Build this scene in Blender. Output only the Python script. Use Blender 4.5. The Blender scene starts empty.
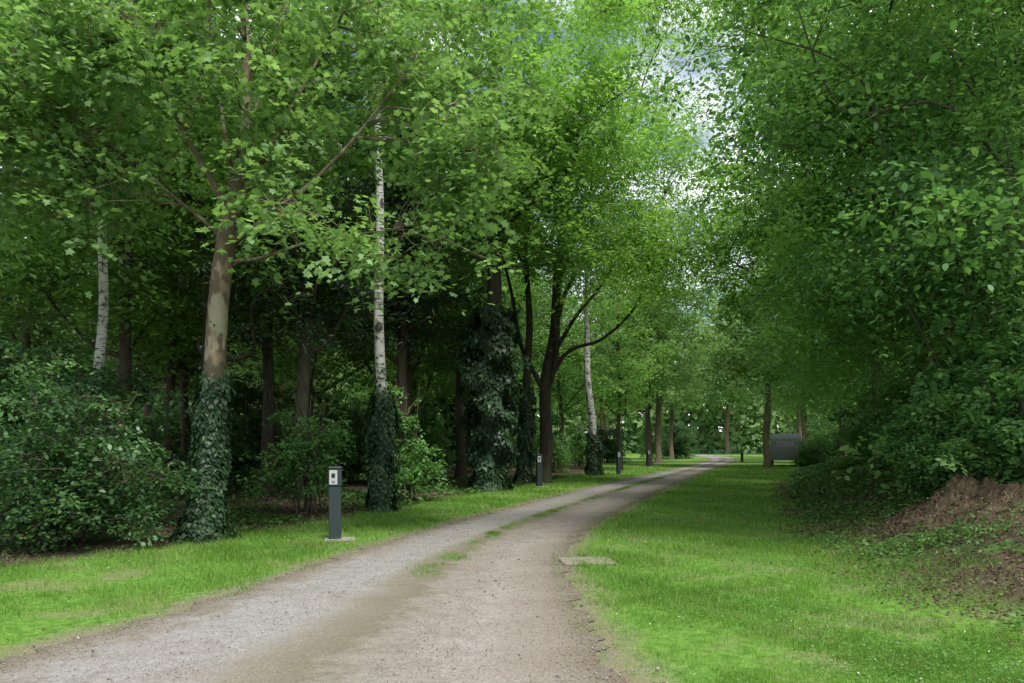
import bpy, math
import numpy as np
from mathutils import Vector
S=bpy.context.scene
COL=S.collection
S.view_settings.view_transform='Standard'
S.view_settings.look='None'
S.view_settings.exposure=0

# ---------------------------------------------------------------- layout curves
LY=[-20,5.0,6.95,8.8,11.3,15.6,22.1,30.4,45,57.9,71.5,85,100,130,220]
LX=[-5.5,-4.0,-3.35,-2.92,-2.4,-1.27,.81,3.52,8.8,13.5,18.2,22.3,25.5,29,34]
RY=[-20,5.1,8,10.1,11.6,14.3,18.1,23.4,34.7,48.6,64,76,90,105,130,220]
RX=[.9,.74,.70,.70,.88,1.42,2.5,4.2,8.0,12.7,18.2,22.4,26.5,29.5,32.5,38]
VLY=[-20,5,9.7,12.8,18.1,25.9,43,55,70,78,90,300]
VLX=[-8,-7.2,-6.4,-5.1,-3.2,-.9,4.4,6,8,-5,-60,-60]
VRY=[-20,5,6.2,8,10.6,15,22,35,45,60,75,85,300]
VRX=[4.6,4.6,4.5,4.5,4.8,6.0,8.4,12.9,17,24,30,90,90]
xl=lambda y:np.interp(y,LY,LX)
xr=lambda y:np.interp(y,RY,RX)
vl=lambda y:np.interp(y,VLY,VLX)
vr=lambda y:np.interp(y,VRY,VRX)
def sst(a,b,x):
    t=np.clip((x-a)/(b-a),0,1); return t*t*(3-2*t)
def wob(x,y,s=1.0,ph=0.0):
    return (np.sin(x*1.7*s+y*.9*s+ph)+np.sin(y*2.3*s-x*1.1*s+1.3+ph)*.7+np.sin(x*4.1*s+y*3.7*s+2*ph)*.45+np.sin(-x*6.3*s+y*7.9*s+ph)*.3)/2.45
def H(x,y):
    x=np.asarray(x,float);y=np.asarray(y,float)
    d=x-vr(y)
    near=1-sst(40,62,y)
    h=sst(-.4,3.0,d)*.85*near+.06*wob(x,y,.8)*sst(0,1.5,d)*near
    dl=vl(y)-x
    h=h+.06*wob(x,y,.5,2)*sst(0,2,dl)
    return h
MX0,MY0,MA,MB=6.75,11.6,1.15,1.3
def Mz(x,y):
    a=(x-MX0)/MA;b=(y-MY0)/MB; r=np.hypot(a,b)
    return np.clip(1-r**1.3,0,1)*(.34+.26*wob(a*2,b*2,1.5))+(.10*wob(a*5,b*6,1.3)+.06*wob(a*12,b*14,1.4,2))*np.clip(1.3-r,0,1)*(r<1)-.10*sst(.85,1.0,r)
def Hf(x,y): return float(H(x,y))

# ---------------------------------------------------------------- material helpers
class NT:
    def __init__(s,name):
        s.m=bpy.data.materials.new(name); s.m.use_nodes=True
        s.t=s.m.node_tree; s.t.nodes.clear()
        s.out=s.n('ShaderNodeOutputMaterial')
    def n(s,ty,**k):
        nd=s.t.nodes.new(ty)
        for a,b in k.items(): setattr(nd,a,b)
        return nd
    def l(s,a,b): s.t.links.new(a,b)
    def coord(s,scale=(1,1,1),kind='Object'):
        c=s.n('ShaderNodeTexCoord'); m=s.n('ShaderNodeMapping'); m.inputs['Scale'].default_value=scale
        s.l(c.outputs[kind],m.inputs['Vector']); return m.outputs['Vector']
    def noise(s,vec,scale,detail=4,rough=.55):
        n=s.n('ShaderNodeTexNoise'); n.inputs['Scale'].default_value=scale; n.inputs['Detail'].default_value=detail; n.inputs['Roughness'].default_value=rough
        s.l(vec,n.inputs['Vector']); return n.outputs['Fac']
    def vor(s,vec,scale,out='Distance',feature='F1'):
        n=s.n('ShaderNodeTexVoronoi',feature=feature); n.inputs['Scale'].default_value=scale
        s.l(vec,n.inputs['Vector']); return n.outputs[out]
    def ramp(s,fac,stops):
        r=s.n('ShaderNodeValToRGB'); e=r.color_ramp.elements
        while len(e)<len(stops): e.new(.5)
        for el,(p,c) in zip(e,stops):
            el.position=p; el.color=(c,c,c,1) if isinstance(c,(int,float)) else (*c,1)
        s.l(fac,r.inputs['Fac']); return r.outputs['Color']
    def mix(s,f,a,b,bt='MIX'):
        m=s.n('ShaderNodeMix',data_type='RGBA',blend_type=bt)
        for i,v in ((0,f),(6,a),(7,b)):
            if isinstance(v,(int,float)): m.inputs[i].default_value=v
            elif isinstance(v,tuple): m.inputs[i].default_value=(*v,1)
            else: s.l(v,m.inputs[i])
        return m.outputs[2]
    def math(s,op,a,b=0.0,clamp=False):
        m=s.n('ShaderNodeMath',operation=op); m.use_clamp=clamp
        for i,v in ((0,a),(1,b)):
            if isinstance(v,(int,float)): m.inputs[i].default_value=v
            else: s.l(v,m.inputs[i])
        return m.outputs[0]
    def attr(s,name):
        a=s.n('ShaderNodeAttribute'); a.attribute_name=name; return a.outputs['Fac']
    def bsdf(s,color,rough=.8,bump=None,bstr=.5,bdist=.02,spec=.3,metal=0):
        p=s.n('ShaderNodeBsdfPrincipled'); p.inputs['Roughness'].default_value=rough
        p.inputs['Specular IOR Level'].default_value=spec; p.inputs['Metallic'].default_value=metal
        if isinstance(color,tuple): p.inputs['Base Color'].default_value=(*color,1)
        else: s.l(color,p.inputs['Base Color'])
        if bump is not None:
            b=s.n('ShaderNodeBump'); b.inputs['Strength'].default_value=bstr; b.inputs['Distance'].default_value=bdist
            s.l(bump,b.inputs['Height']); s.l(b.outputs['Normal'],p.inputs['Normal'])
        s.l(p.outputs[0],s.out.inputs['Surface']); return p

def leaf_mat(name,dark,mid,light,tr=.4,rough=.5,spec=.3,ty=(1.4,1.45,.8)):
    m=NT(name); v=m.attr('v')
    c=m.ramp(v,[(0,dark),(.5,mid),(1,light)])
    p=m.n('ShaderNodeBsdfPrincipled'); p.inputs['Roughness'].default_value=rough; p.inputs['Specular IOR Level'].default_value=spec
    m.l(c,p.inputs['Base Color'])
    t=m.n('ShaderNodeBsdfTranslucent'); tc=m.mix(1.0,c,ty,'MULTIPLY'); m.l(tc,t.inputs['Color'])
    x=m.n('ShaderNodeMixShader'); x.inputs[0].default_value=tr
    m.l(p.outputs[0],x.inputs[1]); m.l(t.outputs[0],x.inputs[2]); m.l(x.outputs[0],m.out.inputs['Surface'])
    return m.m

LM_plane=leaf_mat('plane_leaf',(.12,.22,.07),(.20,.35,.12),(.33,.50,.22),.45)
LM_yel=leaf_mat('lime_leaf',(.20,.37,.08),(.34,.55,.13),(.48,.68,.19),.5,ty=(1.3,1.35,.9))
LM_a=leaf_mat('broad_leaf',(.08,.16,.05),(.13,.26,.07),(.21,.36,.10),.42)
LM_b=leaf_mat('ash_leaf',(.11,.21,.06),(.17,.34,.085),(.27,.46,.12),.44)
LM_c=leaf_mat('maple_leaf',(.14,.26,.07),(.22,.40,.10),(.33,.52,.14),.45)
LM_right=leaf_mat('hornbeam_leaf',(.055,.135,.045),(.12,.26,.08),(.26,.44,.15),.42)
LM_shrub=leaf_mat('shrub_leaf',(.04,.09,.035),(.075,.16,.055),(.14,.27,.09),.3,.4,.35)
LM_shrubl=leaf_mat('light_shrub_leaf',(.09,.20,.06),(.14,.30,.09),(.21,.39,.12),.4)
LM_ivy=leaf_mat('ivy_leaf',(.016,.04,.018),(.032,.072,.028),(.07,.135,.048),.12,.45,.35)
LM_ivyg=leaf_mat('ground_ivy_leaf',(.05,.11,.03),(.09,.19,.045),(.14,.28,.07),.3,.45)
LM_con=leaf_mat('needle',(.025,.05,.03),(.04,.08,.04),(.07,.12,.06),.2,.5)
LM_grass=leaf_mat('grass_blade',(.11,.23,.032),(.195,.36,.06),(.34,.48,.13),.45,.5,.2,(1.2,1.2,.8))
LM_clov=leaf_mat('clover_leaf',(.08,.19,.045),(.13,.28,.065),(.19,.36,.10),.3,.6,.15,(1.2,1.2,.8))
LM_dry=leaf_mat('dry_leaf',(.06,.045,.03),(.125,.092,.06),(.27,.21,.145),.1,.8,.1,(1,1,1))
LM_far=leaf_mat('far_leaf',(.15,.25,.10),(.23,.37,.14),(.31,.45,.19),.4)
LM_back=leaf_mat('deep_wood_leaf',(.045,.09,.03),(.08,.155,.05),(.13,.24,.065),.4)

def bark(name,c1,c2,sc=(6,6,1.5),b=.03):
    m=NT(name); v=m.coord(sc); n=m.noise(v,2.2,6,.65); n2=m.noise(m.coord((1,1,.5)),1.6,3)
    c=m.ramp(n,[(.3,c1),(.7,c2)]); c=m.mix(m.ramp(n2,[(.45,0.),(.7,.6)]),c,(.09,.10,.06))
    m.bsdf(c,.9,n,.9,b,.1); return m.m
BK_dark=bark('dark_bark',(.025,.02,.016),(.09,.072,.056))
BK_mid=bark('grey_brown_bark',(.045,.038,.03),(.13,.105,.08))
BK_brown=bark('brown_bark',(.12,.09,.06),(.28,.22,.155))
m=NT('plane_bark'); v=m.coord((1,1,.5)); d=m.vor(v,11,'Color'); n=m.noise(v,5,5,.6)
c=m.ramp(n,[(.3,(.09,.068,.042)),(.5,(.20,.155,.10)),(.72,(.35,.285,.19))])
c=m.mix(m.ramp(d,[(.38,0.),(.42,.75)]),c,(.10,.082,.055))
c=m.mix(m.ramp(m.noise(v,3.0,2),[(.52,0.),(.57,.75)]),c,(.33,.31,.21))
m.bsdf(c,.85,n,.6,.02,.15); BK_plane=m.m
m=NT('birch_bark'); n=m.noise(m.coord((3.5,3.5,16)),1.6,3,.6); n2=m.noise(m.coord((2.5,2.5,2)),1.8,4,.6)
k=m.math('MAXIMUM',m.ramp(n,[(.54,0.),(.60,1.)]),m.ramp(n2,[(.56,0.),(.64,1.)]))
c=m.mix(k,m.ramp(n2,[(.3,(.62,.61,.56)),(.6,(.42,.41,.37))]),(.045,.038,.033))
m.bsdf(c,.7,n,.4,.01,.25); BK_birch=m.m

def simple(name,c,rough=.6,spec=.3,var=.15,sc=20,metal=0,bstr=.1):
    m=NT(name); n=m.noise(m.coord(),sc,4)
    col=m.mix(n,tuple(x*(1-var) for x in c),tuple(min(1,x*(1+var)) for x in c))
    m.bsdf(col,rough,n,bstr,.005,spec,metal); return m.m

# ---------------------------------------------------------------- mesh helpers
def np_mesh(name,verts,faces,mat=None,smooth=False,fattr=None,vattr=None):
    verts=np.ascontiguousarray(verts,dtype=np.float32); faces=np.ascontiguousarray(faces,dtype=np.int32)
    me=bpy.data.meshes.new(name); k=faces.shape[1]; nf=faces.shape[0]
    me.vertices.add(len(verts)); me.vertices.foreach_set('co',verts.ravel())
    me.loops.add(nf*k); me.loops.foreach_set('vertex_index',faces.ravel())
    me.polygons.add(nf); me.polygons.foreach_set('loop_start',np.arange(nf,dtype=np.int32)*k)
    if smooth: me.polygons.foreach_set('use_smooth',np.ones(nf,dtype=bool))
    me.update(calc_edges=True)
    for dic,dom in ((fattr,'FACE'),(vattr,'POINT')):
        if dic:
            for n,a in dic.items():
                at=me.attributes.new(n,'FLOAT',dom); at.data.foreach_set('value',np.ascontiguousarray(a,dtype=np.float32))
    if mat: me.materials.append(mat)
    return me
def obj(name,me,parent=None,loc=(0,0,0),**props):
    o=bpy.data.objects.new(name,me); o.location=loc; COL.objects.link(o)
    if parent: o.parent=parent
    for k,v in props.items(): o[k]=v
    return o
def norm(a): return a/np.maximum(np.linalg.norm(a,axis=-1,keepdims=True),1e-9)
SH={
 'rh':np.array([(0,0,0),(.45,.27,.06),(1,0,-.05),(.45,-.27,.06)]),
 'nar':np.array([(0,0,0),(.5,.14,.03),(1,0,-.06),(.5,-.14,.03)]),
 'ov':np.array([(0,0,0),(.25,.24,.04),(.62,.27,.03),(1,0,-.08),(.62,-.27,.03),(.25,-.24,.04)]),
 'lob':np.array([(0,0,0),(.05,.42,.04),(.38,.27,.02),(.55,.5,-.03),(.68,.2,.0),(1,0,-.08),(.68,-.2,0),(.55,-.5,-.03),(.38,-.27,.02),(.05,-.42,.04)]),
 'ivy':np.array([(0,0,0),(.1,.4,.0),(.5,.3,.03),(1,0,-.08),(.5,-.3,.03),(.1,-.4,0)]),
}
def leaves(name,pos,nrm,dr,size,v,shape,mat):
    n=norm(nrm); d=norm(dr-n*np.sum(dr*n,1,keepdims=True)); s=np.cross(n,d)
    sh=SH[shape]; k=len(sh)
    V=pos[:,None,:]+size[:,None,None]*(sh[None,:,0,None]*d[:,None]+sh[None,:,1,None]*s[:,None]+sh[None,:,2,None]*n[:,None])
    N=len(pos)
    return np_mesh(name,V.reshape(-1,3),np.arange(N*k).reshape(N,k),mat,fattr={'v':np.clip(v,0,1)})
def cat(P,n=5):
    P=np.asarray(P,float)
    if len(P)<3: 
        t=np.linspace(0,1,n+1)[:,None]; return P[0]*(1-t)+P[-1]*t
    Q=np.vstack([2*P[0]-P[1],P,2*P[-1]-P[-2]]); out=[]
    for i in range(1,len(Q)-2):
        a,b,c,d=Q[i-1],Q[i],Q[i+1],Q[i+2]
        for t in np.linspace(0,1,n,endpoint=False):
            out.append(.5*((2*b)+(-a+c)*t+(2*a-5*b+4*c-d)*t*t+(-a+3*b-3*c+d)*t**3))
    out.append(P[-1]); return np.array(out)
class Tubes:
    def __init__(s): s.V=[];s.F=[];s.o=0
    def add(s,P,R,k=6,lump=0,rng=None):
        P=np.asarray(P,float);R=np.asarray(R,float)
        T=norm(np.gradient(P,axis=0)); a=norm((P[-1]-P[0])[None])[0]
        ref=np.array([1.,0,0]) if abs(a[0])<.7 else np.array([0,1.,0])
        U=norm(np.cross(T,ref)); W=np.cross(T,U)
        an=np.arange(k)*2*np.pi/k
        Rr=R[:,None]*np.ones((1,k))
        if lump: Rr=Rr*(1+lump*np.sin(an*3+1+P[:,2:3]*.8)+lump*.7*np.sin(an*5+P[:,2:3]*1.7)+(rng.normal(0,lump*.35,Rr.shape) if rng is not None else 0))
        V=P[:,None]+Rr[:,:,None]*(np.cos(an)[None,:,None]*U[:,None]+np.sin(an)[None,:,None]*W[:,None])
        n=len(P); i=np.arange(n-1)[:,None]*k; j=np.arange(k)[None]; j2=(j+1)%k
        F=np.stack([i+j,i+j2,i+k+j2,i+k+j],-1).reshape(-1,4)+s.o
        s.V.append(V.reshape(-1,3)); s.F.append(F); s.o+=n*k
    def mesh(s,name,mat): return np_mesh(name,np.vstack(s.V),np.vstack(s.F),mat,True)

def build_tree(name,label,cat_,loc,trunk,blobs,leafmat,barkmat,seed,limbs=(),auto=8,R=.9,per=220,ls=.15,shape='rh',
               flat=.4,fork=None,ivy=None,group=None,k=10,twigs=True,stems=None,dr=.25,up=1.0,sub=6,spread=.52,spz=.75,droop=.35,limbr=.4,elr=(-.35,.9),crown_name='crown',trunk_name='trunk',lump=.04):
    rng=np.random.default_rng(seed)
    tb=Tubes(); pts=[];prad=[]
    tr=np.array(trunk,float); C=cat(tr,6); C[:,3]=np.maximum(C[:,3],.008)
    hh=C[:,2]-C[0,2]; C[:,3]*=1+.45*np.exp(-hh/.25)
    jit=.25*C[:,3:4]*np.sin(hh[:,None]*1.3+rng.uniform(0,6,(1,2))); C[1:,:2]+=jit[1:]
    tb.add(C[:,:3],C[:,3],k,lump,rng)
    zf=fork if fork is not None else tr[-1,2]*.35
    sel=C[:,2]>=zf; pts.append(C[sel,:3]); prad.append(C[sel,3])
    for L in limbs:
        L=np.array(L,float); q=cat(L,5); wv=np.sin(np.linspace(0,9,len(q)))*q[:,3]*.8; q[:,0]+=wv; q[:,2]+=wv*.6; tb.add(q[:,:3],np.maximum(q[:,3],.006),max(6,k-3)); pts.append(q[1:,:3]); prad.append(q[1:,3])
    if stems:
        for sx,sy,hx,hy,hz,r in stems:
            q=cat([(sx,sy,-.05),(sx+.3*(hx-sx),sy+.3*(hy-sy),hz*.4),(hx,hy,hz)],5); tb.add(q,np.linspace(r,.01,len(q)),5); pts.append(q[3:]); prad.append(np.linspace(r,.01,len(q))[3:])
    B=np.array([b[:6] for b in blobs],float); cnt=[b[6] for b in blobs]
    for i in range(auto):
        b=B[rng.choice(len(B),p=np.array(cnt)/sum(cnt))]
        az=2.4*i+rng.uniform(-.4,.4); el=rng.uniform(*elr)
        tgt=b[:3]+b[3:]*.82*np.array([math.cos(az)*math.cos(el),math.sin(az)*math.cos(el),math.sin(el)])
        cand=np.where(sel)[0]; want=max(zf,tgt[2]-np.hypot(*(tgt[:2]-C[0,:2]))*rng.uniform(.5,1.0))
        j=cand[np.argmin(abs(C[cand,2]-want))]; st=C[j,:3]
        d=tgt-st; mid1=st+d*.33+np.array([0,0,-.04])*np.linalg.norm(d)+rng.normal(0,.06,3)*np.linalg.norm(d); mid2=st+d*.68+rng.normal(0,.05,3)*np.linalg.norm(d)
        q=cat([st,mid1,mid2,tgt],5); r0=C[j,3]*limbr+.01; rr=r0*(1-np.linspace(0,1,len(q)))**.8+.008
        tb.add(q,rr,6); pts.append(q[2:]); prad.append(rr[2:])
    A=np.vstack(pts); AR=np.concatenate(prad)
    cl=[]
    for b,n in zip(B,cnt):
        d=norm(rng.normal(size=(n,3))); u=rng.random(n)**.42
        ph=rng.uniform(0,6,3); bump=1+.18*np.sin(d[:,0]*5+ph[0])+.16*np.sin(d[:,1]*6+ph[1])+.14*np.sin(d[:,2]*7+ph[2])
        cl.append(b[:3]+d*b[3:]*(u*bump)[:,None])
    cl=np.vstack(cl); cl=cl[cl[:,2]>.25]; nC=len(cl)
    cr=R*rng.uniform(.6,1.35,nC); cv=rng.normal(0,.22,nC)
    spc=[];spr=[];spv=[]
    for i in range(nC):
        c=cl[i]; dd=A-c; w=np.sqrt((dd**2).sum(1))+np.maximum(dd[:,2],0)*.8; j=int(np.argmin(w)); st=A[j]
        r0=min(AR[j]*.6,.012+.007*w[j])
        d=c-st; L=np.linalg.norm(d)
        q=np.array([st,st+d*.35+rng.normal(0,.05,3)*L+[0,0,.05*L],st+d*.7+rng.normal(0,.05,3)*L,c])
        tb.add(q,np.array([r0,r0*.7,r0*.45,.005]),4)
        o=rng.normal(0,1,(sub,3))*np.array([spread,spread,spread*spz])*cr[i]
        sc=c+o; spc.append(sc); spr+= [cr[i]]*sub; spv+=[cv[i]]*sub
        if twigs:
            for s_ in sc: tb.add(np.array([c,(c+s_)/2+rng.normal(0,.04,3),s_]),np.array([.008,.006,.003]),3)
    sp=np.vstack(spc); sr=np.array(spr); sv=np.array(spv)+rng.normal(0,.08,len(spr))
    pl=max(1,per//sub); N=len(sp)*pl
    idx=np.repeat(np.arange(len(sp)),pl)
    g=rng.normal(0,1,(N,3))*np.array([dr,dr,dr*flat*.6])*sr[idx][:,None]
    rad=np.hypot(g[:,0],g[:,1]); g[:,2]-=droop*rad*rad/np.maximum(sr[idx]*.4,.1)
    til=rng.normal(0,.3,(len(sp),2)); g[:,2]+=g[:,0]*til[idx,0]+g[:,1]*til[idx,1]
    pos=sp[idx]+g
    nr=np.stack([-til[idx,0],-til[idx,1],np.full(N,up)],1)+rng.normal(0,.42,(N,3))
    dv=g*np.array([1,1,.3])/np.maximum(rad,.05)[:,None]+rng.normal(0,.6,(N,3))+np.array([0,0,-.25-.5*(droop>.5)])
    sz=ls*rng.uniform(.5,1.3,N); v=.45+sv[idx]+rng.normal(0,.17,N)
    e=obj(name,None,None,loc,label=label,category=cat_); e.empty_display_size=.3
    if group: e['group']=group
    obj(trunk_name,tb.mesh(trunk_name,barkmat),e)
    obj(crown_name,leaves(crown_name,pos,nr,dv,sz,v,shape,leafmat),e)
    if ivy: add_ivy(e,C,rng,**ivy)
    return e

def add_ivy(e,C,rng,z0=0,z1=2.5,n=4000,th=.12,size=.09,extra=None,wide=None,gap=None):
    z=z0+(z1-z0)*rng.random(n)**1.15; z=np.where(rng.random(n)<.12,z+rng.exponential(.25,n),z)
    a=rng.uniform(0,2*np.pi,n)
    if gap is not None:
        dd=np.abs((a-gap[0]+np.pi)%(2*np.pi)-np.pi); k=dd>gap[1]*(.7+.3*np.sin(z*4)); z=z[k];a=a[k];n=len(z)
    x=np.interp(z,C[:,2],C[:,0]);y=np.interp(z,C[:,2],C[:,1]);r=np.interp(z,C[:,2],C[:,3])
    w=np.ones(n)*th
    if wide: w=np.interp(z,[p[0] for p in wide],[p[1] for p in wide])
    lum=.75+.35*np.sin(3*a+z*2.1)+.3*np.sin(5*a-z*3.7+1)+.25*np.sin(2*a+z*6.0)
    rr=r+w*np.clip(lum,.15,2)*rng.random(n)**.45+.01
    if extra: rr=rr+extra*np.exp(-z/.3)*rng.random(n)
    ca,sa=np.cos(a),np.sin(a)
    pos=np.stack([x+rr*ca,y+rr*sa,z],1)
    nr=np.stack([ca,sa,np.full(n,.45)],1)+rng.normal(0,.35,(n,3)); dv=np.stack([ca*.3,sa*.3,-np.ones(n)],1)+rng.normal(0,.45,(n,3))
    obj('ivy',leaves('ivy',pos,nr,dv,size*rng.uniform(.6,1.3,n),rng.normal(.45,.22,n),'ivy',LM_ivy),e)

def copy_tree(src,loc,rot=0,sc=1,label=None):
    e=src.copy(); e.location=(loc[0],loc[1],Hf(*loc[:2])-.03); e.rotation_euler=(0,0,rot); e.scale=(sc,sc,sc) if not isinstance(sc,tuple) else sc
    COL.objects.link(e)
    if label: e['label']=label
    for c in src.children:
        n=c.copy(); n.parent=e; COL.objects.link(n)
    return e
def G(x,y): return (x,y,Hf(x,y)-.03)

# ---------------------------------------------------------------- ground
gx=np.concatenate([[-900,-500,-250,-120,-70,-45],np.arange(-30,-8,.8),np.arange(-8,12,.16),np.arange(12,40,.8),[45,60,90,150,300,600,900]])
gy=np.concatenate([[-300,-100,-40,-15,-5],np.arange(0,26,.16),np.arange(26,60,.5),np.arange(60,130,2),[150,200,300,500,900]])
X,Y=np.meshgrid(gx,gy); nx,ny=len(gx),len(gy)
Z=H(X,Y)
ii=(np.arange(ny-1)[:,None]*nx+np.arange(nx-1)[None])
F=np.stack([ii,ii+1,ii+nx+1,ii+nx],-1).reshape(-1,4)
wd=sst(-.3,.5,vl(Y)-X+.35*wob(X,Y,1.2))+sst(-.5,.8,X-vr(Y)+.5*wob(X,Y,1.1,3))
edge=1-sst(.0,.42,np.minimum(np.abs(X-xl(Y)),np.abs(X-xr(Y)))+.16*wob(X,Y,2.5))
m=NT('ground_surface'); v=m.coord()
n1=m.noise(v,1.1,5); n2=m.noise(v,9,5); n3=m.noise(v,45,3)
gr=m.ramp(n2,[(.3,(.065,.145,.022)),(.55,(.13,.255,.042)),(.75,(.20,.32,.07))])
gr=m.mix(m.ramp(n1,[(.50,0.),(.60,.6)]),gr,(.22,.205,.11))
so=m.ramp(n3,[(.3,(.045,.033,.022)),(.6,(.12,.09,.062)),(.8,(.23,.18,.13))])
wo=m.mix(m.ramp(n1,[(.52,0.),(.64,1.)]),so,m.ramp(n2,[(.3,(.04,.08,.02)),(.7,(.10,.18,.05))]))
c=m.mix(m.attr('wood'),gr,wo)
fr=m.ramp(n3,[(.3,(.15,.12,.08)),(.7,(.32,.26,.19))])
c=m.mix(m.math('MULTIPLY',m.attr('edge'),m.ramp(n2,[(.3,.3),(.6,1.)])),c,fr)
m.bsdf(c,.95,n3,.6,.03,.05)
g=obj('ground',np_mesh('ground',np.stack([X,Y,Z],-1).reshape(-1,3),F,m.m,True,vattr={'wood':np.clip(wd,0,1).ravel(),'edge':edge.ravel()}),kind='structure')

# ---------------------------------------------------------------- path
ys=np.concatenate([np.arange(-8,26,.08),np.arange(26,70,.3),np.arange(70,200,1.5)]); us=np.linspace(0,1,37)
YY,UU=np.meshgrid(ys,us,indexing='ij')
LE=xl(YY)+.04+.13*wob(YY*2,YY*3,1.3)+.08*wob(YY*9,YY*5); RE=xr(YY)-.03+.12*wob(YY*2.2,YY*2.7,1.1,4)+.08*wob(YY*8,YY*6,1,2)
XX=LE+(RE-LE)*UU
ZZ=.006+.012*np.sin(UU*np.pi)**.5+.014*np.exp(-((UU-.5)/.1)**2)-.012*(np.exp(-((UU-.25)/.1)**2)+np.exp(-((UU-.76)/.1)**2))+.004
nu=len(us); ii=(np.arange(len(ys)-1)[:,None]*nu+np.arange(nu-1)[None]); F=np.stack([ii,ii+1,ii+nu+1,ii+nu],-1).reshape(-1,4)
m=NT('gravel_surface'); v=m.coord()
u=m.attr('u'); big=m.noise(v,.7,6,.65); med=m.noise(v,4,6,.65); fine=m.noise(v,75,3,.7); vd=m.vor(v,110,'Color'); vdd=m.vor(v,110); vb=m.vor(v,45,'Color'); wn=m.noise(v,14,4,.7)
uw=m.math('ADD',u,m.math('MULTIPLY',m.math('SUBTRACT',med,.5),.18)); uw=m.math('ADD',uw,m.math('MULTIPLY',m.math('SUBTRACT',wn,.5),.12))
base=m.ramp(uw,[(0,(.17,.14,.095)),(.06,(.25,.22,.175)),(.16,(.33,.32,.30)),(.36,(.355,.345,.325)),(.44,(.26,.235,.18)),(.53,(.20,.18,.12)),(.60,(.29,.26,.22)),(.78,(.36,.32,.285)),(.92,(.28,.235,.19)),(1,(.18,.145,.095))])
base=m.mix(m.ramp(big,[(.45,0.),(.65,.4)]),base,(.27,.225,.18))
base=m.mix(m.ramp(med,[(.3,.4),(.55,0.)]),base,(.18,.155,.12))
st=m.ramp(vd,[(0,.6),(.5,1.),(1,1.4)])
base=m.mix(.7,base,m.mix(1.0,base,st,'MULTIPLY'))
base=m.mix(.5,base,m.mix(1.0,base,m.ramp(vb,[(0,.75),(.5,1.),(1,1.25)]),'MULTIPLY'))
base=m.mix(m.ramp(wn,[(.32,.35),(.5,0.)]),base,(.14,.118,.09))
base=m.mix(m.ramp(fine,[(.38,.5),(.52,0.)]),base,(.13,.11,.09))
hgt=m.math('ADD',m.math('MULTIPLY',vdd,-1.0),fine)
m.bsdf(base,.92,hgt,.7,.008,.12)
obj('path',np_mesh('path',np.stack([XX,YY,ZZ],-1).reshape(-1,3),F,m.m,True,vattr={'u':UU.ravel()}),kind='structure')

rng=np.random.default_rng(5)
def stones(n):
    y=4.3+12*rng.random(n)**1.7; u=rng.random(n); u=np.where(rng.random(n)<.5,rng.normal(.5,.10,n),u); u=np.where(rng.random(n)<.3,rng.choice([0.02,.98],n)+rng.normal(0,.035,n),u)
    x=xl(y)+(xr(y)-xl(y))*u; s=rng.uniform(.003,.0075,n)*(1+(rng.random(n)<.02)*1.2)
    o=np.array([(1,0,0),(0,1,0),(-1,0,0),(0,-1,0),(0,0,1),(0,0,-1)],float)
    V=np.stack([x,y,np.full(n,.022)],1)[:,None]+o[None]*s[:,None,None]*rng.uniform(.6,1.3,(n,6,1))
    f=np.array([(0,1,4),(1,2,4),(2,3,4),(3,0,4),(1,0,5),(2,1,5),(3,2,5),(0,3,5)])
    F=(np.arange(n)[:,None,None]*6+f[None]).reshape(-1,3)
    return np_mesh('gravel',V.reshape(-1,3),F,None,fattr={'v':np.repeat(rng.random(n),8)})
m=NT('pebble'); m.bsdf(m.ramp(m.attr('v'),[(0,(.14,.12,.10)),(.5,(.26,.235,.205)),(1,(.38,.36,.33))]),.9,spec=.1)
me=stones(20000); me.materials.append(m.m)
obj('gravel',me,kind='stuff',label='loose grey pebbles scattered on the path')

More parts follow.
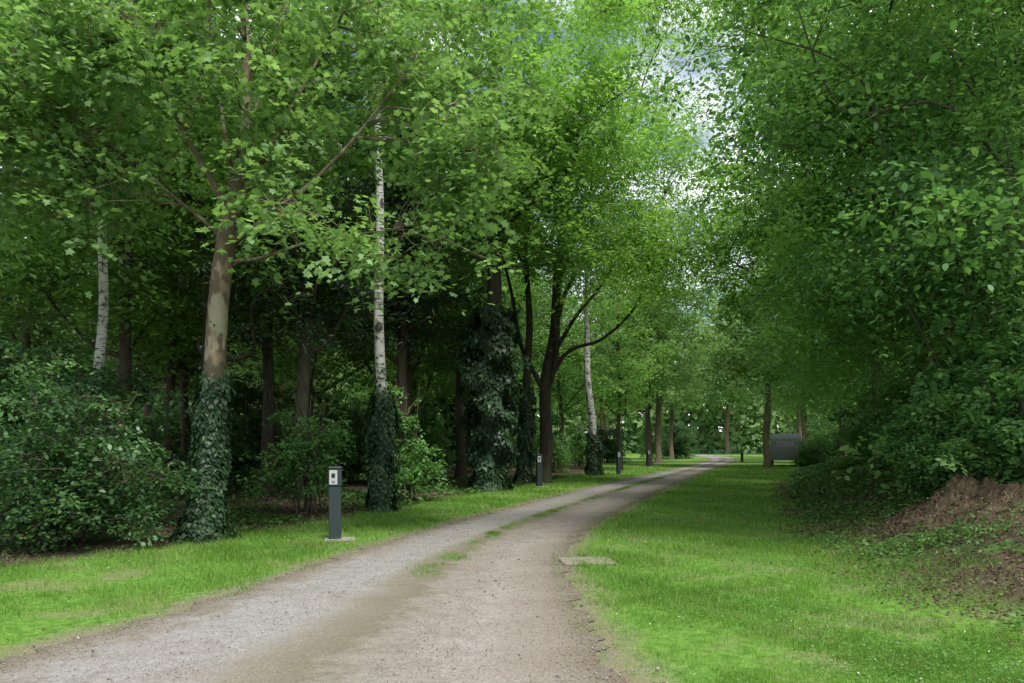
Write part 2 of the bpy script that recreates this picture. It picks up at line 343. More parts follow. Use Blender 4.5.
# ---------------------------------------------------------------- grass
def grass():
    def samp(n,lo,hi,y0,y1,pw):
        y=(y0**(1-pw)+rng.random(n)*(y1**(1-pw)-y0**(1-pw)))**(1/(1-pw)); a=lo(y);b=hi(y)
        return a+(b-a)*rng.random(n),y
    x1,y1=samp(150000,lambda y:vl(y)-.5,lambda y:xl(y)+.2,5.2,60,1.9)
    x2,y2=samp(250000,lambda y:xr(y)-.2,lambda y:vr(y)+.9,4.4,60,1.9)
    x=np.concatenate([x1,x2]);y=np.concatenate([y1,y2])
    d=np.minimum(np.abs(x-xl(y)),np.abs(x-xr(y))); w=np.maximum(vl(y)-x,x-vr(y))
    inside=(x>xl(y))&(x<xr(y))
    p=np.clip(.08+d/.5+.5*wob(x,y,3),0,1)*(1-.85*sst(-.7,.8,w+.4*wob(x,y,1.5)))*np.clip(.6+.85*wob(x,y,.9,5),.06,1)*np.clip(.8+.8*wob(x,y,2.6,1),.2,1)*np.where(inside,.5,1)
    k=rng.random(len(x))<p; x=x[k];y=y[k]
    n=60000; yc=7+30*rng.random(n); uc=rng.normal(.5,.04,n)*1+.02*wob(yc,yc,1); uc=np.where(yc>12,.5+(uc-.5)*.6,uc); xc=xl(yc)+(xr(yc)-xl(yc))*uc
    pc=.6*np.clip(1.3*(wob(yc*.6,yc*.45,1,1.2))+.3,0,1)*sst(11,13,yc)+1.2*np.exp(-((yc-10.0)/.9)**2)+.3*np.exp(-((yc-13.6)/1.4)**2)+.3*np.exp(-((yc-18)/2)**2)
    k=rng.random(n)<pc*.9*np.clip(.5+1.2*wob(xc,yc,4),0,1)
    x=np.concatenate([x,xc[k]]);y=np.concatenate([y,yc[k]]); cen=np.concatenate([np.zeros(len(x)-k.sum()),np.ones(k.sum())])
    n=len(x); z=H(x,y)+cen*.022; s=np.maximum(y/7,.75)
    tuft=np.clip(wob(x*3,y*3,2,2),0,1)
    h=rng.uniform(.022,.065,n)*(1+.4*wob(x,y,2)+.6*tuft)*np.clip(s,.8,1.5)*np.where(cen>0,.55,1); wv=.0068*s
    a=rng.uniform(0,2*np.pi,n); lean=rng.uniform(0,.9,n); b=a+rng.normal(0,1.2,n)
    wx,wy=np.cos(a)*wv*.5,np.sin(a)*wv*.5
    v0=np.stack([x-wx,y-wy,z-.004],1);v1=np.stack([x+wx,y+wy,z-.004],1);v2=np.stack([x+np.cos(b)*lean*h,y+np.sin(b)*lean*h,z+h],1)
    V=np.stack([v0,v1,v2],1).reshape(-1,3)
    vv=.45+.32*wob(x,y,.9,1)+rng.normal(0,.28,n)-.05*cen-.2*tuft
    return np_mesh('grass',V,np.arange(3*n).reshape(n,3),LM_grass,fattr={'v':np.clip(vv,0,1)})
obj('grass',grass(),kind='stuff',label='short bright green mown grass beside the path')
def scatter(name,n,fx,mat,size,shape,hgt,v0=.5,label='',lay=.35,hf=H):
    x,y=fx(n); n=len(x); z=hf(x,y)+hgt*rng.random(n)+.004
    nr=np.stack([rng.normal(0,lay,n),rng.normal(0,lay,n),np.ones(n)],1); dv=rng.normal(0,1,(n,3))
    sz=size*rng.uniform(.6,1.3,n)*np.clip(y/12,.8,2)
    obj(name,leaves(name,np.stack([x,y,z],1),nr,dv,sz,rng.normal(v0,.2,n),shape,mat),kind='stuff',label=label)
HM=lambda x,y:H(x,y)+np.maximum(Mz(x,y),0)
def f_clover(n):
    y=4.4+18*rng.random(n)**1.6; left=rng.random(n)<.3
    x=np.where(left,vl(y)+(xl(y)-vl(y))*rng.random(n),xr(y)+(vr(y)-xr(y))*rng.random(n)**.8)
    k=rng.random(n)<np.clip(.35+.9*wob(x,y,1.3,7),0,1)*np.clip(np.minimum(abs(x-xl(y)),abs(x-xr(y)))/.5,0,1); return x[k],y[k]
scatter('clover',80000,f_clover,LM_clov,.03,'ov',.045,.4,'low clover leaves among the mown grass')
def f_flow(n):
    y=4.6+14*rng.random(n)**1.5; left=rng.random(n)<.35
    x=np.where(left,vl(y)+(xl(y)-vl(y))*rng.random(n),xr(y)+(vr(y)-xr(y))*rng.random(n)); k=wob(x,y,1.3,7)>-.1; return x[k],y[k]
mw=leaf_mat('clover_flower',(.5,.5,.45),(.6,.6,.55),(.7,.7,.66),.2,.8,.1,(1,1,1))
scatter('clover_flowers',1100,f_flow,mw,.02,'ov',.06,.5,'tiny white clover flowers dotted in the grass')
def f_bank(n):
    y=5+45*rng.random(n)**1.5; x=vr(y)-.3+rng.gamma(1.8,1.3,n); k=rng.random(n)<np.clip(.25+1.0*wob(x,y,1.0,2),0.04,1)*np.where((np.hypot((x-MX0)/MA,(y-MY0)/MB)<.9),.25,1)*(.35+.65*sst(6.5,9,y)); return x[k],y[k]
scatter('ground_ivy',95000,f_bank,LM_ivyg,.06,'ivy',.15,.4,'ivy ground cover on the wooded bank',.5,HM)
def f_wood(n):
    y=8+30*rng.random(n)**1.3; x=vl(y)+.1-rng.gamma(1.5,2.0,n); k=rng.random(n)<np.clip(.0+.8*wob(x,y,.8,4),0,1); return x[k],y[k]
scatter('woodland_ground_cover',50000,f_wood,LM_ivyg,.075,'ivy',.10,.4,'low green plants on the woodland floor',.45)
def f_lit(n):
    y=5+28*rng.random(n)**1.5; r=rng.random(n)<.65; x=np.where(r,vr(y)-.9+rng.gamma(2.2,1.0,n),vl(y)-.0-rng.gamma(1.5,1.6,n)); k=rng.random(n)<np.clip(.55-.9*wob(x,y,1.0,2),.15,1); return x[k],y[k]
scatter('leaf_litter',65000,f_lit,LM_dry,.048,'ov',.03,.42,'dry brown fallen leaves on the soil',.6,HM)
def f_lit2(n):
    y=5+14*rng.random(n); r=rng.random(n)<.75; x=np.where(r,xr(y)+(vr(y)-xr(y))*rng.random(n)**.6,vl(y)+(xl(y)-vl(y))*rng.random(n)); return x,y
scatter('fallen_leaves',1800,f_lit2,LM_dry,.035,'ov',.03,.6,'few pale dry leaves lying on the grass',.5)

# ---------------------------------------------------------------- dirt mound
n=120; a=np.linspace(-1,1,n); MX,MY=np.meshgrid(a,a)
WX=MX*MA+MX0;WY=MY*MB+MY0; WZ=H(WX,WY)+Mz(WX,WY)+rng.normal(0,.02,MX.shape)
ii=(np.arange(n-1)[:,None]*n+np.arange(n-1)[None]); F=np.stack([ii,ii+1,ii+n+1,ii+n],-1).reshape(-1,4)
m=NT('bare_soil'); v=m.coord(); a1=m.noise(v,6,6,.65); a2=m.noise(v,35,4)
m.bsdf(m.mix(m.ramp(a2,[(.4,.7),(.6,0.)]),m.ramp(a1,[(.3,(.055,.04,.025)),(.5,(.12,.09,.058)),(.75,(.22,.17,.112))]),(.03,.022,.015)),.95,a1,.9,.08,.05)
obj('dirt_mound',np_mesh('dirt_mound',np.stack([WX-MX0,WY-MY0,WZ],-1).reshape(-1,3),F,m.m,False),loc=(MX0,MY0,0),label='heap of bare brown soil on the ivy bank',category='dirt mound')

# ---------------------------------------------------------------- unique trees
plane=build_tree('plane_tree','tall plane tree with mottled tan bark and ivy at its foot','tree',G(-5.17,12.8),
 [(0,0,-.1,.20),(.03,0,1.5,.19),(.13,0,2.7,.175),(.27,0,4.04,.165),(.36,0,4.9,.16),(.42,0,5.5,.125),(.62,.1,7.1,.085),(.68,0,9.1,.06),(.5,0,11,.04),(.4,0,13,.02)],
 [(.2,1.6,9.2,4.2,2.2,2.6,76),(1.9,-.2,6.8,1.5,1.4,.9,12),(4.3,-.3,6.2,1.3,1.6,1.2,17),(-3.2,.2,7.4,2.2,2.2,1.9,50),(-1,0,12,4,3.5,2.3,26),(3.6,.5,9.0,2.1,2.3,2.0,28),(-4.2,-2.2,7.8,1.6,1.3,1.4,22),(-1.8,-.3,6.0,1.3,1,.6,12),(1.6,-1.2,5.35,1.0,.8,.35,4),(3.5,-.8,4.75,1.0,.7,.35,5),(.5,-1.3,8.2,1.7,.7,1.4,17),(-1.4,-1.4,8.0,1.4,.7,1.2,12)],LM_plane,BK_plane,13,
 limbs=[[(.36,0,5.0,.06),(.9,-.1,5.3,.05),(1.6,-.3,5.7,.038),(2.44,-.5,6.4,.026),(3.4,-.8,7.4,.012)],
        [(.3,0,4.7,.034),(1.0,-.3,4.70,.028),(1.94,-.6,4.9,.02),(3.3,-.9,5.0,.008)],
        [(.40,0,5.4,.06),(.1,-.2,6.1,.046),(-.35,-.3,7.1,.036),(-.8,-.6,8.4,.025),(-1.4,-.9,9.8,.012)],
        [(.45,0,5.7,.06),(.25,.2,6.8,.046),(.1,.3,8.0,.036),(-.15,.5,9.3,.025),(-.4,.6,10.8,.012)],
        [(.45,0,5.6,.06),(.9,.1,6.4,.048),(1.43,.2,7.4,.038),(2.0,.3,8.6,.025),(2.6,.4,9.9,.012)],
        [(.55,0,6.6,.04),(1.0,.1,7.9,.033),(1.3,.2,9.2,.024),(1.5,.2,10.8,.012)],
        [(.35,0,5.05,.036),(-.4,.1,5.7,.028),(-1.3,.3,6.5,.02),(-2.5,.5,7.4,.01)]],
 auto=2,elr=(.7,1.2),limbr=.25,R=.75,per=175,ls=.12,shape='lob',fork=5.8,k=16,lump=.05,droop=.55,
 ivy=dict(z0=0,z1=2.75,n=5600,th=.11,size=.08,extra=.35))

birch=build_tree('birch_tree','slender white birch with black marks and ivy-clad base','tree',G(-3.08,18.1),
 [(0,0,-.1,.15),(-.05,0,3,.125),(-.08,0,6,.105),(-.1,0,9,.08),(-.05,0,12,.05),(0,0,15,.015)],
 [(0,0,12.5,2.3,2.3,2.8,46)],LM_b,BK_birch,21,auto=9,R=.7,per=150,ls=.12,fork=9,k=12,twigs=False,
 ivy=dict(z0=0,z1=2.9,n=7500,size=.085,wide=[(0,.14),(.8,.22),(2,.28),(3,.14),(4,.03)],gap=(-.3,.25)))
birch2=build_tree('birch_tree','white birch trunk rising out of dark shrubs','tree',G(-9.25,17),
 [(-.15,0,-.1,.13),(-.05,0,2,.12),(-.02,0,3.2,.11),(.08,0,5,.10),(.1,0,7.5,.085),(.1,0,10,.05),(0,0,13.5,.012)],
 [(0,.6,11,2.2,2.0,3.0,40)],LM_b,BK_birch,22,auto=7,R=.7,per=150,ls=.12,fork=8,k=12,twigs=False)
birch3=build_tree('birch_tree','leaning white birch with dark ivy round its foot','tree',G(4.4,40),
 [(0,0,-.1,.24),(-.1,0,1.5,.22),(-.3,0,4,.19),(-.45,0,6.5,.16),(-.5,0,9,.10),(-.4,0,14,.02)],
 [(0,0,11.5,2.5,2.5,3.5,40)],LM_b,BK_birch,23,auto=7,R=.8,per=140,ls=.18,fork=7,k=10,twigs=False,
 ivy=dict(z0=0,z1=2.2,n=2200,size=.14,wide=[(0,.15),(1.5,.25),(2.4,.05)]))

ivyt=build_tree('ivy_clad_tree','broad tree trunk thickly wrapped in dark ivy','tree',G(-.8,26.6),
 [(0,0,-.1,.38),(.05,0,3,.35),(.1,0,6,.28),(.2,0,9,.2),(.2,0,13,.1),(0,0,17,.02)],
 [(.2,-.5,11.8,4.4,4,4.0,115),(2.6,-1.5,13.5,3,3,2.6,40),(-1.2,-1,16.6,3.6,3,2.2,50)],LM_c,BK_dark,31,auto=12,R=1.05,per=200,ls=.20,shape='rh',fork=7,twigs=False,droop=.5,flat=.3,
 ivy=dict(z0=0,z1=6.4,n=17000,size=.14,wide=[(0,.2),(.8,.3),(2.0,.5),(3.5,.8),(5.0,.85),(6.5,.5),(7.5,.1)]))

yel=build_tree('honey_locust_tree','dark-limbed tree with feathery yellow-green foliage beside the path','tree',G(1.3,32),
 [(0,0,-.1,.34),(.1,0,2,.28),(.2,0,4.5,.24),(.5,0,7,.2),(.7,0,9.5,.16),(.9,0,12,.12),(1,0,17.5,.02)],
 [(2.6,-.8,12.4,4.1,4,3.0,105),(4.0,-2.2,9.9,2.4,2.2,1.4,40),(1.6,-2.6,9.4,1.8,1.5,1.3,20),(-.5,-1,14,3.5,3,3,36),(4.2,-1.6,14.6,2.6,3,2.2,48),(3.0,-3,18.4,3.6,3,2.0,52),(4.4,-2.4,7.9,1.2,1.2,.7,6)],LM_yel,BK_dark,41,
 limbs=[[(.2,0,4.3,.10),(1.0,-.3,5.5,.08),(2.4,-.6,6.0,.065),(3.7,-.9,7.2,.052),(4.4,-1,9.0,.035),(4.8,-1,10.8,.015)],
        [(.45,0,6.4,.11),(.9,-.4,8.0,.09),(2.0,-.8,9.4,.07),(3.4,-1.2,10.2,.05),(4.8,-1.6,11.6,.02)],
        [(.3,0,5.2,.10),(1.2,-.4,6.8,.08),(2.4,-.9,8.2,.06),(3.3,-1.2,9.8,.045),(3.9,-1.4,11.4,.02)],
        [(.1,0,3.6,.11),(-.7,-.2,5.2,.095),(-1.2,-.3,7.4,.08),(-1.9,-.4,10,.04)],
        [(.2,0,3.9,.11),(.5,-.4,5.5,.10),(.6,-.5,8,.09),(1.6,-.6,11,.07),(2.4,-.6,14,.03)]],
 auto=6,R=1.15,per=240,ls=.21,shape='nar',fork=6.5,twigs=False,flat=.25,spz=.3,droop=.9,dr=.3,elr=(0,.9),limbr=.3)
dark2=build_tree('dark_trunked_tree','dark twin trunk tree standing close to its neighbour','tree',G(.5,31.3),
 [(0,0,-.1,.22),(.1,0,3,.19),(.2,0,6,.15),(.1,0,9,.1),(0,0,13,.02)],[(-.8,.5,11,3,3,3,40)],LM_b,BK_dark,42,auto=7,R=1,per=180,ls=.22,fork=5.5,twigs=False,
 ivy=dict(z0=0,z1=4,n=3500,size=.13,wide=[(0,.1),(2,.2),(4,.1)]))

GW='broadleaved trees of the wood'
tA=build_tree('broadleaf_tree','tall broadleaf tree with dark trunk in the wood','tree',G(-8.5,21),
 [(0,0,-.1,.22),(.1,.1,4,.18),(-.1,0,8,.13),(.1,0,12,.08),(0,0,16,.02)],
 [(0,0,11,3.9,3.9,4.6,95),(1,0,6.4,2.6,2.6,1.4,20)],LM_a,BK_mid,51,auto=13,R=1.05,per=180,ls=.20,fork=4,twigs=False,group=GW)
tB=build_tree('broadleaf_tree','tall broadleaf tree with dark trunk in the wood','tree',G(-12.5,15.5),
 [(0,0,-.1,.18),(-.1,.1,3,.15),(.2,0,7,.12),(0,.2,11,.07),(0,0,14,.02)],
 [(0,0,9.6,3.6,3.6,4.4,85),(-1.2,.6,5.4,2.6,2.6,1.6,26)],LM_b,BK_mid,52,auto=13,R=1.0,per=180,ls=.18,fork=3.2,twigs=False,group=GW)
GR='broadleaved trees arching over the verge'
tD=build_tree('hornbeam_tree','low-branched broadleaf tree with dark dense foliage on the bank','tree',G(9.0,12.2),
 [(0,0,-.1,.11),(-.1,0,2.2,.09),(-.35,0,4.5,.07),(-.6,0,7,.05),(-.8,0,11.5,.015)],
 [(-.6,0,8.0,3.6,3.6,3.6,50),(-1.7,-.3,4.8,2.5,2.7,1.8,22),(.6,.3,3.2,2.3,2.3,1.6,18),(-3.2,0,8.0,2.8,2.8,2.2,28)],LM_right,BK_mid,66,auto=16,limbr=.22,R=1.3,per=250,ls=.12,shape='ov',fork=1.5,twigs=False,droop=.75,
 flat=.18,spz=.22,dr=.28,spread=.58,group=GR,stems=[(.3,.2,1.4,.6,6.5,.045),(-.2,-.2,-1.2,-1.0,6.0,.035),(.4,-.3,1.0,-1.2,7.0,.04),(-.4,-.5,-1.0,-1.8,5.0,.028),(.1,-.6,.4,-2.0,5.5,.028),(-.6,-.4,-2.0,-1.4,5.2,.025),(0,-.8,-.4,-2.3,4.8,.022)])
tE=build_tree('hornbeam_tree','low-branched broadleaf tree with dark dense foliage on the bank','tree',G(10.0,17.5),
 [(0,0,-.1,.14),(.1,0,3,.11),(-.3,0,6,.09),(-.4,0,9,.06),(-.6,0,13.5,.015)],
 [(-.3,0,8.4,3.8,3.8,4.6,70),(-1.3,0,4.2,2.6,2.8,2.1,25),(-2.6,0,10.5,2.5,2.8,2.4,28)],LM_b,BK_mid,62,auto=14,limbr=.3,R=1.3,per=230,ls=.17,fork=1.8,twigs=False,droop=.65,
 flat=.18,spz=.25,dr=.28,group=GR,stems=[(.3,.2,1.4,.6,6.5,.06),(-.2,-.2,-1.6,-1.0,6.0,.05)])
over=build_tree('locust_tree','feathery locust tree with long boughs hanging over the path','tree',G(8.6,9.0),
 [(0,0,-.1,.16),(-.1,0,3,.14),(-.3,.2,6,.12),(-.6,.4,9,.08),(-1,.5,13,.02)],
 [(-4.0,1.9,7.9,2.2,2.0,.75,40),(-6.5,2.6,8.3,1.7,1.7,.55,26),(-2.2,1.0,7.6,2.2,1.6,1.1,26),(-1.2,1,10.5,3,3,2,20)],LM_c,BK_dark,63,
 limbs=[[(-.3,.2,6.6,.05),(-1.5,.8,7.6,.042),(-3.2,1.7,8.1,.03),(-5.6,2.6,8.4,.015),(-7.4,3,8.3,.006)],[(-.4,.2,7.2,.045),(-2,1.4,8.3,.036),(-4.4,2.8,8.9,.024),(-6.8,3.6,9.2,.01)]],
 auto=5,elr=(-.1,.3),limbr=.25,R=.8,per=200,ls=.09,shape='nar',fork=6.8,flat=.25,spz=.25,droop=.6)
over2=build_tree('maple_tree','tall maple with light green boughs leaning over the path','tree',G(12.9,27),
 [(0,0,-.1,.13),(0,0,4,.11),(-.5,0,8,.09),(-1.4,0,12,.06),(-1.8,0,17,.02)],
 [(-4.2,0,8.6,2.6,2.6,1.8,52),(-4.6,.5,11.0,1.5,2,.8,13),(-3.0,.4,12.6,2.0,2.6,1.4,24),(-1.6,0,14.5,2.8,3,3.0,36),(-3.8,.3,16.6,2.0,2.2,1.0,12),(-3.2,0,6.2,2.3,2.2,1.2,22)],LM_c,BK_mid,64,auto=12,R=1.05,per=200,ls=.18,fork=4,twigs=False,flat=.25,spz=.35,droop=.6)
con=build_tree('spruce_tree','dark spruce with bare lower branches in deep shade','tree',G(-5.9,21.5),
 [(0,0,-.1,.2),(0,0,5,.16),(0,0,10,.1),(0,0,15,.02)],
 [(0,0,6.2,2.4,2.4,2.0,45),(0,0,9.3,1.9,1.9,2.4,45),(0,0,12.5,1.1,1.1,2.6,30)],LM_con,BK_mid,71,auto=20,R=.75,per=200,ls=.2,shape='nar',fork=1.5,twigs=False,group='dark spruces in the wood',flat=.6)
def shrub(name,label,loc,r,h,n,mat,seed,ls,per=200,shape='ov',R=.45,group=None,twigs=True):
    rg=np.random.default_rng(seed); st=[(rg.uniform(-.3,.3),rg.uniform(-.3,.3),rg.uniform(-.8,.8)*r,rg.uniform(-.8,.8)*r,h*rg.uniform(.6,1.0),.03) for _ in range(10)]
    return build_tree(name,label,'shrub',loc,[(0,0,-.05,.04),(0,0,h*.4,.03),(.1,0,h*.85,.01)],
      [(0,0,h*.5,r,r*.9,h*.5,n),(r*.35,-.1,h*.3,r*.8,r*.8,h*.3,n//2),(-r*.4,.1,h*.28,r*.8,r*.8,h*.28,n//2)],mat,BK_mid,seed,auto=4,R=R,per=per,ls=ls,shape=shape,fork=.2,
      k=6,stems=st,group=group,twigs=twigs,crown_name='foliage',trunk_name='stems',flat=.6)
s1=shrub('viburnum_shrub','large dark green shrub with broad leaves at the grass edge',G(-7.05,11.9),1.3,2.5,52,LM_shrub,81,.085,per=230,R=.5)
s2=shrub('tall_shrub','tall leafy light green shrub at the wood edge',G(-4.75,17.6),.9,3.3,20,LM_shrubl,82,.10,per=120)
GS='shrubs of the wood understorey'
s3=shrub('understorey_shrub','dense green shrub growing under the trees',G(-8.6,14.8),1.6,3.3,46,LM_shrub,83,.12,group=GS,twigs=False,per=220)
s4=shrub('understorey_shrub','dense green shrub growing under the trees',G(-3.05,21.2),.75,3.5,18,LM_shrubl,84,.11,group=GS,twigs=False,per=150)
sR=shrub('bank_shrub','dense dark green shrub growing on the bank',G(8.3,11.7),1.1,2.2,42,LM_right,85,.11,group='shrubs on the wooded bank',twigs=False)

rg=np.random.default_rng(99)
def many(src,lst,smin=.9,smax=1.15):
    for i,p in enumerate(lst):
        t=src[i%len(src)] if isinstance(src,list) else src
        s=rg.uniform(smin,smax); copy_tree(t,(p[0],p[1]),rg.uniform(0,6.28),s if len(p)<3 else p[2])
many([tA,tB],[(-15.5,21),(-11.5,25.5),(-18.5,29),(-8,29.5),(-4.3,31),(-14.5,34),(-10,38),(-5,39),(-20,42),(-1,41),(-14,46),(-7,48),
   (-.5,50),(3.2,51),(-18,57),(-10,60),(-2,60),(6.9,48.5),(10.6,58.5),(-10.5,20.5)])
many([tE,tA],[(15.5,16),(17.5,24),(20.5,33),(22.5,52),(27.5,63)])
for p,r,s in [((11.9,22.2),.4,1.0),((15.4,32),-.5,1.1),((18.2,39.5),.3,1.15),((20.8,47.5),.8,1.1)]: copy_tree(tE,p,r,s)
copy_tree(tD,(10.8,15),-.5,1.05); copy_tree(tD,(12.2,19.2),.3,1.1)
many(con,[(-8.2,25.5),(-3.9,27.2),(-12.5,29),(-2.4,35)])
many(s3,[(-10.5,16.5),(-11.9,21),(-14,26),(-17,38),(-11,42),(-15,52),(-7.2,33),(-9.6,27.5)],.9,1.35)
many([s4,s3],[(-4.2,35),(-1.5,44),(2.2,44),(-6,54),(5,57),(8.5,68),(1.2,52)],1.0,1.35)
many(sR,[(9.6,12.9),(9.4,15),(10.6,18.6),(12.4,23),(14.6,28.5),(17,35),(20,41),(22.6,48),(13.6,17),(16,22),(25,56),(25,61)],1.0,1.6)
copy_tree(sR,(7.9,12.9),2,.85); copy_tree(sR,(21.5,55.2),1,.8); copy_tree(sR,(22.6,56),2,1.0)
tC=build_tree('brown_trunked_tree','straight brown trunk tree standing on open grass','tree',G(17.8,53),
 [(0,0,-.1,.25),(0,0,4,.22),(.1,0,8,.18),(0,0,12,.12),(0,0,18,.02)],[(-.6,0,12,5.2,4.4,5.5,105),(-1.6,-1,6.9,3.4,3,1.4,28)],LM_far,BK_brown,91,auto=12,R=1.2,per=190,ls=.28,fork=5,twigs=False,group='trees lining the far lane')
many(tC,[(12.9,67),(17.2,82),(25,65),(29.5,78),(9.5,80),(35,92)],.95,1.15)
many(tC,[(8,122),(16,128),(38,134),(46,126)],1.2,1.5)
many([s4,s3],[(37,102),(19.5,90),(16,88),(34,85),(29.5,70)],1.1,1.6)
def mass(name,N,xa,xb,ya,yb,top,mat,lab,s0,s1,pw=.9):
    fx_=rng.uniform(xa,xb,N); fy=rng.uniform(ya,yb,N); fz=rng.random(N)**pw*(top+.2*top*np.sin(fx_*.33)+.1*top*np.sin(fx_*.9))
    obj(name,leaves(name,np.stack([fx_,fy,fz],1),rng.normal(0,.6,(N,3))+[0,-.5,.6],rng.normal(0,1,(N,3)),rng.uniform(s0,s1,N),.45+.25*np.sin(fx_*.9+fz)+rng.normal(0,.2,N),'rh',mat),kind='stuff',label=lab)
mass('far_woodland',60000,-110,120,140,162,23,LM_far,'distant wood closing the view beyond the lawn',1.2,2.2,1.1)
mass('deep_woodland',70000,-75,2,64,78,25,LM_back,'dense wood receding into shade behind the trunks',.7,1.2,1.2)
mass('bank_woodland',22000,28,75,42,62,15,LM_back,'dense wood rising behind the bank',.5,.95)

# ---------------------------------------------------------------- power bollards
import bmesh
def boxmesh(name,sx,sy,sz,mat,bev=.008,z=0,x=0,y=0,taper=1):
    bm=bmesh.new(); bmesh.ops.create_cube(bm,size=1)
    for v in bm.verts:
        t=taper if v.co.z>0 else 1
        v.co=Vector((v.co.x*sx*t+x,v.co.y*sy*t+y,(v.co.z+.5)*sz+z))
    if bev: bmesh.ops.bevel(bm,geom=bm.edges[:],offset=bev,segments=2,affect='EDGES')
    me=bpy.data.meshes.new(name); bm.to_mesh(me); bm.free(); me.materials.append(mat); return me
M_bol=simple('anthracite_paint',(.026,.04,.04),.5,.35,.2,12)
M_pan=simple('light_grey_plastic',(.42,.43,.40),.5,.4,.05,12)
M_soc=simple('black_plastic',(.02,.02,.022),.4,.4)
M_con=simple('weathered_concrete',(.30,.28,.24),.9,.1,.25,14,0,.4)
M_slab=simple('mossy_concrete',(.24,.225,.17),.95,.05,.35,9,0,.5)
M_blue=simple('grey_flap_plastic',(.2,.22,.24),.4,.4)
GB='electric hook-up posts along the path'
def bollard(loc,rot):
    e=obj('power_bollard',None,None,loc,label='dark grey hook-up post with pale socket panel on concrete foot',category='bollard',group=GB); e.rotation_euler=(0,0,rot)
    obj('foot',boxmesh('foot',.50,.40,.035,M_con,.01,x=.08),e)
    obj('post',boxmesh('post',.2,.17,.87,M_bol,.01,.038),e)
    obj('head',boxmesh('head',.215,.19,.30,M_bol,.015,.912),e)
    obj('socket_panel',boxmesh('socket_panel',.13,.018,.24,M_pan,.005,.94,-.03,-.1035),e)
    obj('socket',boxmesh('socket',.06,.02,.07,M_soc,.008,1.06,-.03,-.1205),e)
    obj('socket_flap',boxmesh('socket_flap',.055,.012,.035,M_blue,.005,.975,-.03,-.1185),e)
    obj('lid',boxmesh('lid',.235,.21,.025,M_bol,.008,1.213,taper=.9),e)
    return e
b0=bollard((-2.96,12.7,0),.25)
for (x,y),r in (((1.03,28.8),.3),((5.75,41),.4),((9.9,55),.4),((21.2,70),.3)):
    e=b0.copy(); e.location=(x,y,0); e.rotation_euler=(0,0,r); COL.objects.link(e)
    for c_ in b0.children:
        n=c_.copy(); n.parent=e; COL.objects.link(n)
bm=bmesh.new(); bmesh.ops.create_cube(bm,size=1)
for v in bm.verts: v.co=Vector((v.co.x*.72,v.co.y*.62,(v.co.z+.5)*.03))
bmesh.ops.bevel(bm,geom=bm.edges[:],offset=.01,segments=2,affect='EDGES')
me=bpy.data.meshes.new('concrete_slab'); bm.to_mesh(me); bm.free(); me.materials.append(M_slab)
o=obj('concrete_slab',me,loc=(1.02,10.35,0),label='flat weathered concrete slab sunk in the grass edge',category='slab'); o.rotation_euler=(0,0,.1)

# ---------------------------------------------------------------- caravan
M_car=simple('grey_caravan_panel',(.24,.255,.25),.5,.3,.08,3); M_gl=simple('tinted_window',(.03,.035,.04),.1,.6); M_ty=simple('tyre_rubber',(.02,.02,.02),.8); M_rim=simple('steel_rim',(.3,.3,.3),.4,.5,.05,5,.8); M_dr=simple('caravan_door_panel',(.2,.21,.2),.5)
e=obj('caravan',None,None,(21.1,58.5,0),label='grey caravan parked under the trees',category='caravan'); e.rotation_euler=(0,0,1.2)
prof=[(-2.2,.45),(-2.3,1.2),(-2.05,2.1),(-1.7,2.45),(1.7,2.5),(2.05,2.3),(2.3,1.3),(2.2,.45)]
bm=bmesh.new()
L=[bm.verts.new((x,-1.05,z)) for x,z in prof]; Rr=[bm.verts.new((x,1.05,z)) for x,z in prof]
bm.faces.new(L); bm.faces.new(Rr[::-1])
for i in range(len(prof)):
    j=(i+1)%len(prof); bm.faces.new((L[j],L[i],Rr[i],Rr[j]))
bmesh.ops.recalc_face_normals(bm,faces=bm.faces[:])
bmesh.ops.bevel(bm,geom=bm.edges[:],offset=.06,segments=2,affect='EDGES')
me=bpy.data.meshes.new('body'); bm.to_mesh(me); bm.free(); me.materials.append(M_car); obj('body',me,e)
obj('window',boxmesh('window',1.0,.03,.55,M_gl,.01,1.35,-1.1,-1.065),e); obj('window',boxmesh('window',.9,.03,.55,M_gl,.01,1.35,1.2,-1.065),e)
obj('window',boxmesh('window',.03,1.3,.5,M_gl,.01,1.4,-2.26,0),e)
obj('door',boxmesh('door',.6,.03,1.65,M_dr,.01,.6,.15,-1.066),e)
obj('tow_bar',boxmesh('tow_bar',1.2,.1,.08,M_soc,.01,.45,2.7,0),e)
for yy in (-1.0,1.0):
    bm=bmesh.new(); bmesh.ops.create_cone(bm,cap_ends=True,segments=24,radius1=.33,radius2=.33,depth=.2)
    for v in bm.verts: v.co=Vector((v.co.x-.3,v.co.z+yy,v.co.y+.33))
    me=bpy.data.meshes.new('wheel'); bm.to_mesh(me); bm.free(); me.materials.append(M_ty); w=obj('wheel',me,e)
    bm=bmesh.new(); bmesh.ops.create_cone(bm,cap_ends=True,segments=20,radius1=.2,radius2=.18,depth=.22)
    for v in bm.verts: v.co=Vector((v.co.x-.3,v.co.z+yy,v.co.y+.33))
    me=bpy.data.meshes.new('rim'); bm.to_mesh(me); bm.free(); me.materials.append(M_rim); obj('rim',me,w)
M_fg=simple('green_fence_paint',(.06,.2,.12),.5)
e=obj('fence',None,None,(30,104,0),label='low green rail fence across the lawn',category='fence')
for i in range(9): obj('post',boxmesh('post',.06,.06,1.0,M_fg,.01,0,-8.8+i*2.2,0),e)
for z in (.35,.65,.95): obj('rail',boxmesh('rail',17.8,.03,.04,M_fg,.01,z-.06,0,-.048),e)

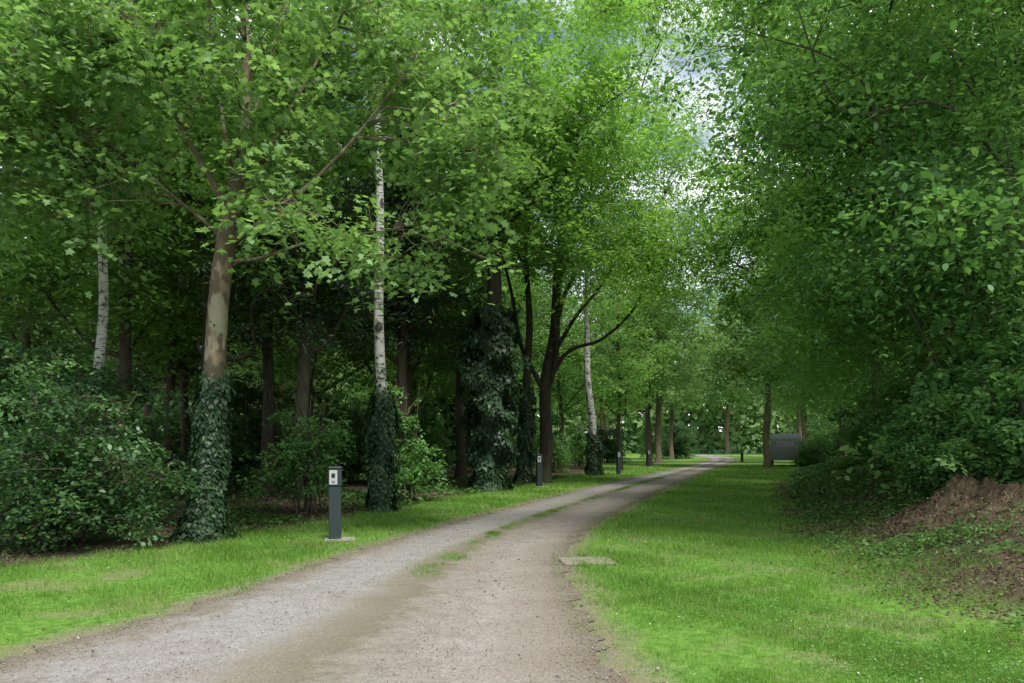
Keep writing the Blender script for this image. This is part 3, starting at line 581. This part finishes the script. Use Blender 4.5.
# ---------------------------------------------------------------- light
s=Vector((.35,-.72,1.35)).normalized()
sd=bpy.data.lights.new('sun','SUN'); sd.energy=4.3; sd.angle=math.radians(12); sd.color=(1,.97,.91)
so=bpy.data.objects.new('sun',sd); so.rotation_euler=(-s).to_track_quat('-Z','Y').to_euler(); COL.objects.link(so)
w=bpy.data.worlds.new('World'); S.world=w; w.use_nodes=True; nt=w.node_tree; nt.nodes.clear()
out=nt.nodes.new('ShaderNodeOutputWorld'); bg=nt.nodes.new('ShaderNodeBackground'); bg.inputs['Strength'].default_value=.15
sk=nt.nodes.new('ShaderNodeTexSky'); sk.sky_type='NISHITA'; sk.sun_disc=False; sk.sun_elevation=math.asin(s.z); sk.sun_rotation=math.atan2(s.x,s.y)
tc=nt.nodes.new('ShaderNodeTexCoord'); mp=nt.nodes.new('ShaderNodeMapping'); mp.inputs['Scale'].default_value=(1,1,1.8); mp.inputs['Location'].default_value=(.35,.1,.2); no=nt.nodes.new('ShaderNodeTexNoise'); no.inputs['Scale'].default_value=7.5; no.inputs['Detail'].default_value=6
rp=nt.nodes.new('ShaderNodeValToRGB'); rp.color_ramp.elements[0].position=.38; rp.color_ramp.elements[1].position=.66
mx=nt.nodes.new('ShaderNodeMix'); mx.data_type='RGBA'; mx.inputs[7].default_value=(13.4,13.8,14.4,1)
nt.links.new(tc.outputs['Generated'],mp.inputs[0]); nt.links.new(mp.outputs[0],no.inputs['Vector']); nt.links.new(no.outputs['Fac'],rp.inputs[0]); nt.links.new(rp.outputs[0],mx.inputs[0])
nt.links.new(sk.outputs[0],mx.inputs[6]); nt.links.new(mx.outputs[2],bg.inputs[0]); nt.links.new(bg.outputs[0],out.inputs[0])

cd=bpy.data.cameras.new('camera'); cam=bpy.data.objects.new('camera',cd); COL.objects.link(cam); S.camera=cam
cam.location=(0,0,1.6); cam.rotation_euler=(math.radians(90),0,0); cd.sensor_width=36; cd.lens=26.7; cd.shift_y=.101; cd.clip_end=2500; cd.clip_start=.05
